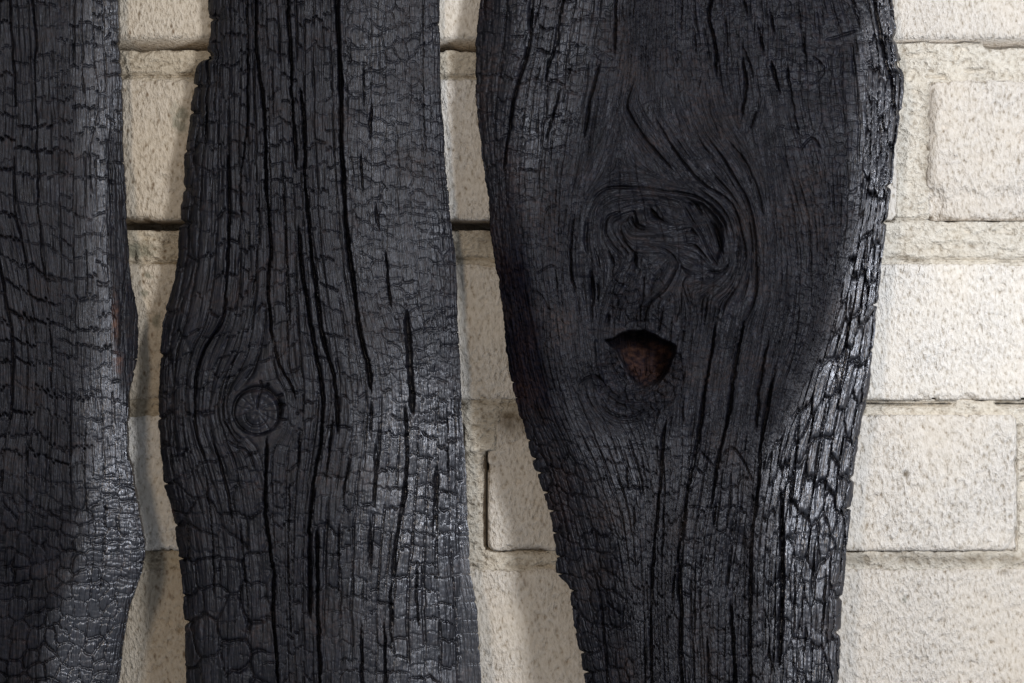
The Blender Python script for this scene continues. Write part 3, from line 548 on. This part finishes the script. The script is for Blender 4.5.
PC3 = [([(590,207),(598,194),(611,188),(643,188),(669,192),(695,196),(711,207),(724,223),(727,240)],1.9,6.5), ([(634,79),(627,103),(631,116),(646,140),(662,158),(675,172)],1.6,5.5), ([(654,116),(673,148),(699,182)],1.3,4.5), ([(690,170),(706,186),(727,199),(738,217),(743,240)],1.3,4.5),
 ([(707,137),(723,158),(736,180),(747,200),(753,223),(756,257),(755,296),(745,323)],1.6,6), ([(728,140),(746,163),(754,185)],1.1,4), ([(734,223),(738,249),(735,275),(727,291),(716,300)],1.0,4), ([(682,202),(690,217),(701,233),(709,252),(719,268)],1.7,6),
 ([(624,210),(608,217),(606,233),(614,246),(627,260)],1.5,5), ([(640,246),(664,249),(677,262),(674,275),(664,291),(643,307)],1.2,4.0),
 ([(695,283),(712,282),(728,270)],1.0,3), ([(676,138),(688,156),(700,170)],1.0,3.5),([(690,120),(700,142),(716,160)],1.0,3),
 ([(664,304),(661,320),(658,334)],1.2,4.5), ([(650,312),(668,330)],.8,2.5), ([(684,290),(690,310),(688,330)],.9,3), ([(601,404),(606,412),(616,417),(633,416),(646,408)],1.5,5), ([(577,384),(590,376),(600,378),(608,390)],1.2,4),
 ([(560,205),(546,210),(542,238)],1.0,3), ([(536,274),(550,266),(556,268)],1.0,3), ([(526,290),(540,294),(548,308),(556,310)],1.0,3),
 ([(812,55),(824,68),(818,80),(806,86)],1.1,3.5), ([(824,40),(840,36),(858,30)],1.2,4), ([(868,66),(875,70),(882,66)],1.5,5), ([(800,150),(812,138),(822,150)],1.2,4), ([(720,458),(732,448),(744,462),(754,484)],1.4,5), ([(700,450),(716,470),(716,482)],1.2,4)]
EXTRA = [[(637,215),(639,225),(651,228)],[(647,210),(649,220),(661,225)],[(660,207),(664,217),(672,221)],[(640,235),(666,233),(690,227)],[(661,241),(682,240),(695,238)],[(677,249),(695,253),(711,268)],[(682,262),(703,270),(719,273)],[(693,284),(709,279),(727,272)],
 [(592,223),(591,240),(596,262),(600,290)],[(601,217),(598,238),(606,257)],[(622,204),(648,200),(674,203)],[(695,207),(706,228),(716,257)],[(732,233),(735,257),(727,283),(703,296)],[(688,296),(690,318),(687,345)],[(709,289),(706,318),(700,350)],[(724,302),(716,339)],
 [(641,264),(641,330)],[(627,284),(614,302)],[(655,270),(663,262)],[(653,300),(656,330)],[(629,258),(616,281),(608,299),(601,333)],[(596,336),(597,352),(600,372),(606,388)],[(606,392),(622,402),(642,402),(660,391),(672,376)],[(612,345),(616,360),(626,378)],[(596,404),(606,414),(620,420),(640,418)],
 [(560,330),(575,380),(600,430),(625,470)],[(548,330),(560,380),(584,430),(610,480)],[(600,370),(596,390),(602,410)],[(646,420),(640,460),(640,500)],[(580,230),(578,270),(584,320),(590,360)],[(566,200),(562,250),(566,310)],[(560,100),(552,160),(549,220)],[(585,100),(572,160),(562,215)],[(610,90),(600,140),(584,180)],[(650,60),(648,100),(660,130)],[(670,40),(672,90),(684,120)],[(690,60),(694,100),(706,130)],[(720,90),(728,118),(742,140)],[(760,130),(768,180),(772,240)],[(790,120),(800,180),(806,240)],[(772,250),(770,300),(760,350)],[(800,260),(796,310),(784,360)],[(690,350),(684,400),(676,440)],[(640,100),(652,122),(668,142)]]
STR = [[p_ for p_ in p[0] if p_[1] > 20] for p in CR3 if p[0][-1][1] > 60 and 540 < p[0][0][0] < 812 and p[0][0][1] < 470]+[p[0] for p in PC3 if 560 < p[0][0][0] < 760 and len(p[0]) > 2]+EXTRA
STR = [q for q in STR if len(q) >= 2]
LF = lic_field(540, 830, 40, 470, STR, 71)
la, lb = LF(X, Y)
lm = ss(560, 596, X+14*fbm(X/20, Y/20, 58))*(1-ss(772, 806, X+14*fbm(X/20, Y/20, 59)))*ss(60, 110, Y+14*fbm(X/20, Y/20, 60))*(1-ss(415, 455, Y+14*fbm(X/20, Y/20, 61)))
ell = 90*np.sqrt(((X-662)/92)**2+((Y-262)/76)**2)
up = 1-0.5*ss(185, 150, Y)*(1-swirl)
lic = up*(0.75*np.tanh(la*0.9)-2.4*ss(1.2, 2.2, -la))+(0.22+0.38*swirl)*np.tanh(lb)-(0.7+2.2*swirl)*ss(1.3, 2.2, -lb)
lic *= 0.75+0.9*vn(X/26, Y/26, 62)
H = H+(hh+(fine_cracks(U, V, 6, 34, 320, 0.55, 0.6, 2.6)+0.8*mid*fine_cracks(U+40, V, 4.3, 26, 325, 0.6, 0.5, 1.8))*(0.5+0.5*(1-leftb)))*(1-lm*0.5)+lm*lic*(1.0+0.35*swirl)+fbU*(0.9*mid+0.8*tl+0.85*low+0.35*leftb+0.6*wan)*(1-lm)+2.2*fbm(X/60, Y/60, 36)+0.42*fbm(X/2.6, Y/2.6, 37)
for p, wd, dp in CR3: vcrack(H, X, Y, p, wd*0.8, dp, seed=int(p[0][0]*5+p[0][1]), lip=0.3)
# burl: arcs, pocket and the swirling grain
for p, wd, dp in PC3: pcrack(H, X, Y, p, wd*0.72, dp*0.85, seed=int(p[0][0]+p[0][1]))
pk = psdf(X, Y, [(686,203),(703,201),(716,212),(723,226),(724,246),(717,262),(706,246),(697,226)])
H -= 9.0*ss(1.5, -4, pk)
H += 3.0*np.exp(-((ell-84)/6.0)**2)*ss(-0.5, 0.6, np.cos(ea+0.5))*(1-ss(300, 330, Y))
dsk = np.hypot((X-641)/38, (Y-294)/40)+0.16*fbm(X/14, Y/14, 55); dka = np.arctan2(Y-294, X-641)      # the small inner knot under the burl
dm = ss(1.04, 0.80, dsk)*ss(338, 326, Y)
H += dm*(1.0+1.2*blocks(X, Y, 11, 13, 351, 0.5, 1.6, 0.3, 0.5, 0.4, rag=0.3, p=2.5)[0]-1.0*np.exp(-(np.sin(dka*3.5+2.5*fbm(X/9, Y/9, 51))*dsk*38/3.5)**2)*ss(.15, .5, dsk)+1.6*fbm(X/5, Y/5, 53))
H += swirl*(4.5*fbm(X/24, Y/15, 54)+2.0*fbm(X/10, Y/8, 63))-3.5*np.exp(-(((X-640)/46)**2+((Y-205)/9)**2))+2.5*np.exp(-(((X-690)/34)**2+((Y-186)/6)**2))
# bowl and knot hole
bowl = np.hypot((X-640)/44, (Y-372)/46)
bowl = bowl+0.22*fbm(X/9, Y/9, 68)
H -= 11.0*ss(1.02, 0.35, bowl)*ss(322, 345, Y)
H += 1.8*np.exp(-((bowl-1.03)/0.07)**2)*ss(345, 375, Y)+1.3*blocks(X, Y, 8, 9, 361, 0.5, 1.8, 0.3, 0.8, 0.6, rag=0.3, p=2.5)[0]*ss(1.15, 0.9, bowl)*ss(340, 360, Y)
hole = 2.2*fbm(X/5, Y/5, 56)+psdf(X, Y, [(605,340),(612,339),(620,334),(628,331.5),(643,330),(658,337),(675,346),(673,357),(668,371),(658,382),(644,388),(634,381),(627,370),(618,352)])
hm = ss(1.2, -1.5, hole); fl = np.clip((Y-332)/52, 0, 1)
H = H*(1-hm)+hm*(H-44+32*fl**1.8+7*fbm(X/11, Y/9, 38)+2.5*fbm(X/3.5, Y/3.5, 39))
pcrack(H, X, Y, [(596,338),(597,350),(599,366),(603,380)], 2.0, -3.5)
pcrack(H, X, Y, [(606,392),(620,402),(640,403),(658,392),(670,378)], 1.6, -2.2)
pcrack(H, X, Y, [(684,318),(684,332)], 1.8, -3.0)
H += 1.8*fbm(X/4.5, Y/4.5, 41)*ss(1.25, 0.8, bowl)*(1-hm)
# the torn hollow low down, long loose fibres
ho = ss(1.0, 0.45, np.hypot((X-738)/20, (Y-575)/62)+0.5*fbm(X/6, Y/20, 42))
H -= ho*(5.0+5*np.abs(fibres(U, V, 315, 5.5)))
b3.H = H; b3.U, b3.V = U, V; b3.kg = (la*3.0+lb*2.0+300, X*0.4+Y*0.6, lm)
b3.gloss[:] = 0.32+(0.50-0.12*ss(330, 440, Y))*ss(-22, 22, X-csp(Y[:, 0], wl_)[:, None]+16*fbm(X/12, Y/16, 64))*(1-0.35*ss(480, 640, Y))+0.05*low+0.06*tl-0.07*mid-0.10*leftb+0.03*(cT-0.5); b3.ash[:] = 0.3+0.4*cT
b3.gloss[:] = b3.gloss*(1-hm)+0.14*hm
b3.brown[:] = np.clip(hm*ss(0.0, -6.0, hole)*0.36*(0.6+1.3*fbm(X/10, Y/10, 43))*ss(330, 352, Y)*ss(612, 632, X), 0, 1)
b3.edges(3.4*gX[:, 2]*(b3.rows > 380)+0.6, 2.8*gW[:, -3], 1.4, 1.0)
b3.cells = np.where((wan > 0.5) & (gW < 0.45), cW+0.001, 0.0); b3.part[wan > 0.5] = 1; b3.names[1] = 'scaly_edge'; b3.labels[1] = 'shiny right edge of overlapping char scales'
b3.part[(ell < 72) & (Y < 325) & (X > 600)] = 2; b3.names[2] = 'burl'; b3.labels[2] = 'swirling burl grain above the hole'
b3.part[hole < 0] = 3; b3.names[3] = 'knot_hole'; b3.labels[3] = 'hollow knot hole with rusty brown inside'
r3 = thing('charred_board', 'widest charred board, tapering downwards, with swirling burl and brown knot hole', 'charred board', (unproj(690, 683, Y0)[0], Y0, unproj(0, 743, Y0)[1]), 'charred boards against the brick wall')
b3.brown = np.clip(b3.brown+0.10*leftb*ss(0.0, 0.3, fbm(X/40, Y/60, 57)), 0, 1)
b3.build(r3)

# ================================================================= the wall
wall = thing('brick_wall', 'cream sand lime brick wall with rough mortar joints behind the dark boards', 'wall', (0, 0, unproj(0, 760, 0)[1]))
WL = np.array(wall.location)
TAN = [0.0]  # tan tone on the masonry, deeper towards the left
def stain_shade_of(X, Y):
    n = fbm(X/14, Y/14, 61); n2 = fbm(X/5, Y/5, 62)
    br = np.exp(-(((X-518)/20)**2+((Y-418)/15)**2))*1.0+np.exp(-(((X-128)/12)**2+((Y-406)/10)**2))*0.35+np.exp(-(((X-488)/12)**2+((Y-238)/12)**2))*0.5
    br += 0.7*np.exp(-(((X-906)/2.5)**2+((Y-474)/2.5)**2))*1.3  # dark of the small brick pit, painted in
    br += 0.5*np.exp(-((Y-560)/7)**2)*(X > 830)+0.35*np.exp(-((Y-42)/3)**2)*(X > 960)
    br += 0.45*np.exp(-((X-930)/6)**2)*ss(78, 95, Y)*(1-ss(175, 195, Y))  # shade on the brick's rounded left edge, painted in brown
    br = np.clip(br*(1+1.6*n+0.8*n2)+1.2*np.exp(-(((X-906)/2.6)**2+((Y-474)/2.6)**2)**2)+0.8*np.exp(-(((X-1005)/5)**2+((Y-572)/1.8)**2)), 0, 0.9)  # also paints the shade of the pit and a joint crevice brown
    gr = np.zeros_like(X)
    for cx, cy, sx, sy in [(179,118,11,17),(150,275,7,4),(144,293,7,4),(157,320,5,9),(905,600,3,3),(140,250,18,10)]:
        gr += np.exp(-(((X-cx)/sx)**2+((Y-cy)/sy)**2))
    gr = np.clip(ss(0.30, 0.75, gr*(1+1.8*n2)), 0, 1)*0.7
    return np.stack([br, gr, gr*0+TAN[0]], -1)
def brick(x0, x1, y0, y1, seed, proud=0.0, rad=6.5, spall=None, step=2.4):
    nx = max(6, int((x1-x0)/step)); ny = max(6, int((y1-y0)/step))
    gx = np.linspace(x0, x1, nx); gy = np.linspace(y0, y1, ny)
    X, Y = np.meshgrid(gx, gy)
    rg = 3.2
    dx0 = X-x0-rg*(0.5+fbm(Y/9, Y*0+1, seed, 4)); dx1 = x1-X-rg*(0.5+fbm(Y/9, Y*0+2, seed, 4)); dy0 = Y-y0-rg*(0.4+fbm(X/9, X*0+3, seed, 4)); dy1 = y1-Y-rg*(0.4+fbm(X/9, X*0+4, seed, 4))
    # rounded box distance to the outline
    ax = np.minimum(dx0, dx1); ay = np.minimum(dy0, dy1); R = rad*(1+1.2*fbm(X/30, Y/30, seed+5))
    qx = np.maximum(R*0.9-ax, 0); qy = np.maximum(R*0.9-ay, 0); d = np.where((qx > 0) & (qy > 0), R*0.9-np.hypot(qx, qy), np.minimum(ax, ay))
    t = np.clip(1-d/R, 0, 1)
    h = -R*0.75*(1-np.sqrt(np.clip(1-t*t, 0, 1)))+1.3*fbm(X/26, Y/26, seed+6)+2.1*fbm((X+0.5*Y)/5.5, Y/7, seed+7, 2)+proud
    pit = vn(X/4.2, Y/4.2, seed+9); h -= 1.8*ss(0.80, 0.97, pit)+2.6*ss(0.86, 0.97, vn(X/8.5, Y/7.5, seed+10))
    if spall:
        for cx, cy, sx, sy, dp in spall:
            e = np.exp(-(((X-cx)/sx)**2+((Y-cy)/sy)**2)); h -= dp*ss(0.25, 0.7, e+0.5*fbm(X/12, Y/12, seed+8))+1.6*e*fbm(X/7, Y/7, seed+9)
    h = np.where(d < 0, -45, h)
    h[0, :] = h[-1, :] = -70; h[:, 0] = h[:, -1] = -70
    yw = -h*S; kx, kz = unproj(X, Y, 0.0)
    co = np.stack([kx, yw, kz], 2).reshape(-1, 3); idx = np.arange(nx*ny).reshape(ny, nx)
    q = np.stack([idx[:-1, :-1], idx[1:, :-1], idx[1:, 1:], idx[:-1, 1:]], 2).reshape(-1, 4)
    org = np.array([co[:, 0].mean(), 0, co[:, 2].mean()])
    o = link('brick', co, q, [], BRICK, wall, {'stain_shade': stain_shade_of(X, Y).reshape(-1, 3)}, org=org)
    o.location = org-WL
rowsB = [
 (-110, 45, [(-110,290),(302,690),(702,1140)]),
 (77, 222, [(-120,60),(72,400),(414,899),(925,1330)]),
 (262, 402, [(-110,50),(62,300),(312,700),(712,1140)]),
 (413, 553, [(-150,64),(76,465),(486,600),(612,1019),(1042,1440)]),
 (567, 707, [(-110,40),(52,330),(342,690),(702,1140)]),
 (719, 860, [(-150,230),(242,640),(652,1050)])]
sd = 500
for y0, y1, bs in rowsB:
    for x0, x1 in bs:
        sd += 7; sp = None; pr = 0; rd = 6.5
        if y0 == 77 and x0 == 925: pr = 1.0; rd = 12; sp = [(985, 218, 90, 34, 5.0), (932, 205, 14, 22, 6.0)]
        if y0 == 413 and x1 == 1019: sp = [(1022, 465, 9, 12, 6.0), (1018, 548, 14, 18, 6.0), (906, 474, 3.2, 3.2, 3.5)]; pr = 2
        if y0 == 413 and x0 == 486: sp = [(530, 556, 20, 8, 6)]
        if y0 == 262 and x0 == 812: pr = 2.5
        rs = np.random.RandomState(sd)
        sp = (sp or [])+[(rs.uniform(x0, x1), rs.choice([y0, y1])+rs.uniform(-2, 2), rs.uniform(7, 20), rs.uniform(4, 9), rs.uniform(2.5, 5)) for _ in range(5)]+[(rs.uniform(x0, x1), rs.uniform(y0+20, y1-20), rs.uniform(2, 5), rs.uniform(2, 4), rs.uniform(1.5, 3)) for _ in range(5)]
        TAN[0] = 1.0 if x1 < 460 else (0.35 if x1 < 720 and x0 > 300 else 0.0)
        X0 = max(x0, -110); X1 = min(x1, 1140)
        if X1-X0 < 20: continue
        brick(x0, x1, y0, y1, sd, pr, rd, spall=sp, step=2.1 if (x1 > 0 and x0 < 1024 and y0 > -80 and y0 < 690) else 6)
# mortar: one rough sheet, tooled nearly flush, open cracks under the bricks
gx = np.arange(-120, 1150, 2.8); gy = np.arange(-80, 770, 2.2); X, Y = np.meshgrid(gx, gy)
H = np.full(X.shape, -60.0)
def bed(x0, x1, y0, y1, h):
    m = ss(x0-2, x0+2, X)*(1-ss(x1-2, x1+2, X))*ss(y0-1.5, y0+1.5, Y+4.5*fbm(X/14, Y/14, 71))*(1-ss(y1-1.5, y1+3, Y)); H[:] = H*(1-m)+h*m
bed(-300, 900, 49, 84, -3.5); bed(900, 1300, 46, 84, -4.0)
bed(-300, 800, 229, 268, -3.0); bed(800, 1300, 220, 268, -3.0)
bed(-300, 800, 396, 424, -2.5); bed(862, 1300, 398, 426, -6.5+5*fbm(X/18, Y/6, 75)); bed(886, 986, 41, 60, -3.0)
bed(-300, 1300, 550, 574, -2.5); bed(-300, 1300, 704, 722, -4)
bed(893, 933, 70, 262, -3.5); bed(462, 487, 400, 556, -5.0); bed(464, 500, 402, 452, 1.6); bed(1016, 1046, 408, 556, -7.0); bed(398, 416, 70, 230, -5)
H += 4.5*fbm(X/22, Y/13, 72)+3.4*fbm(X/6, Y/6, 73)-4*ss(.72, .85, vn(X/11, Y/7, 74))
H -= 10*np.exp(-(((X-484.5)/1.6)**2+(ss(0, 1, np.abs(Y-502)-46)*5)**2))+5*np.exp(-(((X-474)/4)**2+((Y-444)/2.5)**2))+5*np.exp(-(((X-482)/2.5)**2+((Y-438)/4)**2))
def groove(x0, x1, yc, dp, wd, amp, seed, thr=0.35):
    m = ss(x0-3, x0+3, X)*(1-ss(x1-3, x1+3, X))*ss(thr, thr+0.2, vn(X/24, X*0+seed, seed)+0.15)
    H[:] = H-dp*m*np.exp(-((Y-yc-amp*fbm(X/22, X*0+seed, seed+1, 4))/wd)**2)
groove(-120, 300, 74, 11, 1.6, 7, 81, 0.0); groove(-120, 300, 264, 7, 1.4, 3, 82, 0.2); groove(400, 700, 76, 5, 1.4, 3, 83, 0.3); groove(400, 700, 260, 7, 1.4, 6, 84, 0.2)
groove(880, 1200, 76, 9, 1.4, 3, 85, 0.35); groove(880, 1200, 219.5, 10, 1.3, 3, 86, 0.25); groove(860, 1200, 259.5, 10, 1.4, 5, 87, 0.3); groove(860, 1200, 404.5, 22, 1.7, 2, 88, 0.42); groove(400, 700, 403, 5, 1.2, 3, 89, 0.2); groove(400, 700, 566, 4, 1.6, 5, 90, 0.4)
H -= 9*np.exp(-(((X-508)/16)**2+((Y-551)/2.2)**2))+5*np.exp(-(((X-902)/4)**2+((Y-559)/2)**2))+5*np.exp(-(((X-1006)/6)**2+((Y-572)/2)**2))
H += 2.2*np.exp(-(((X-977)/9)**2+((Y-64)/5)**2))-4*np.exp(-(((X-968)/7)**2+((Y-66)/9)**2))
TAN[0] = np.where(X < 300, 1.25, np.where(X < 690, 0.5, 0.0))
kx, kz = unproj(X, Y, 0.0); co = np.stack([kx, -H*S, kz], 2).reshape(-1, 3)
idx = np.arange(X.size).reshape(X.shape); q = np.stack([idx[:-1, :-1], idx[1:, :-1], idx[1:, 1:], idx[:-1, 1:]], 2).reshape(-1, 4)
link('mortar', co, q, [], MORTAR, wall, {'stain_shade': stain_shade_of(X, Y).reshape(-1, 3)}, org=WL)
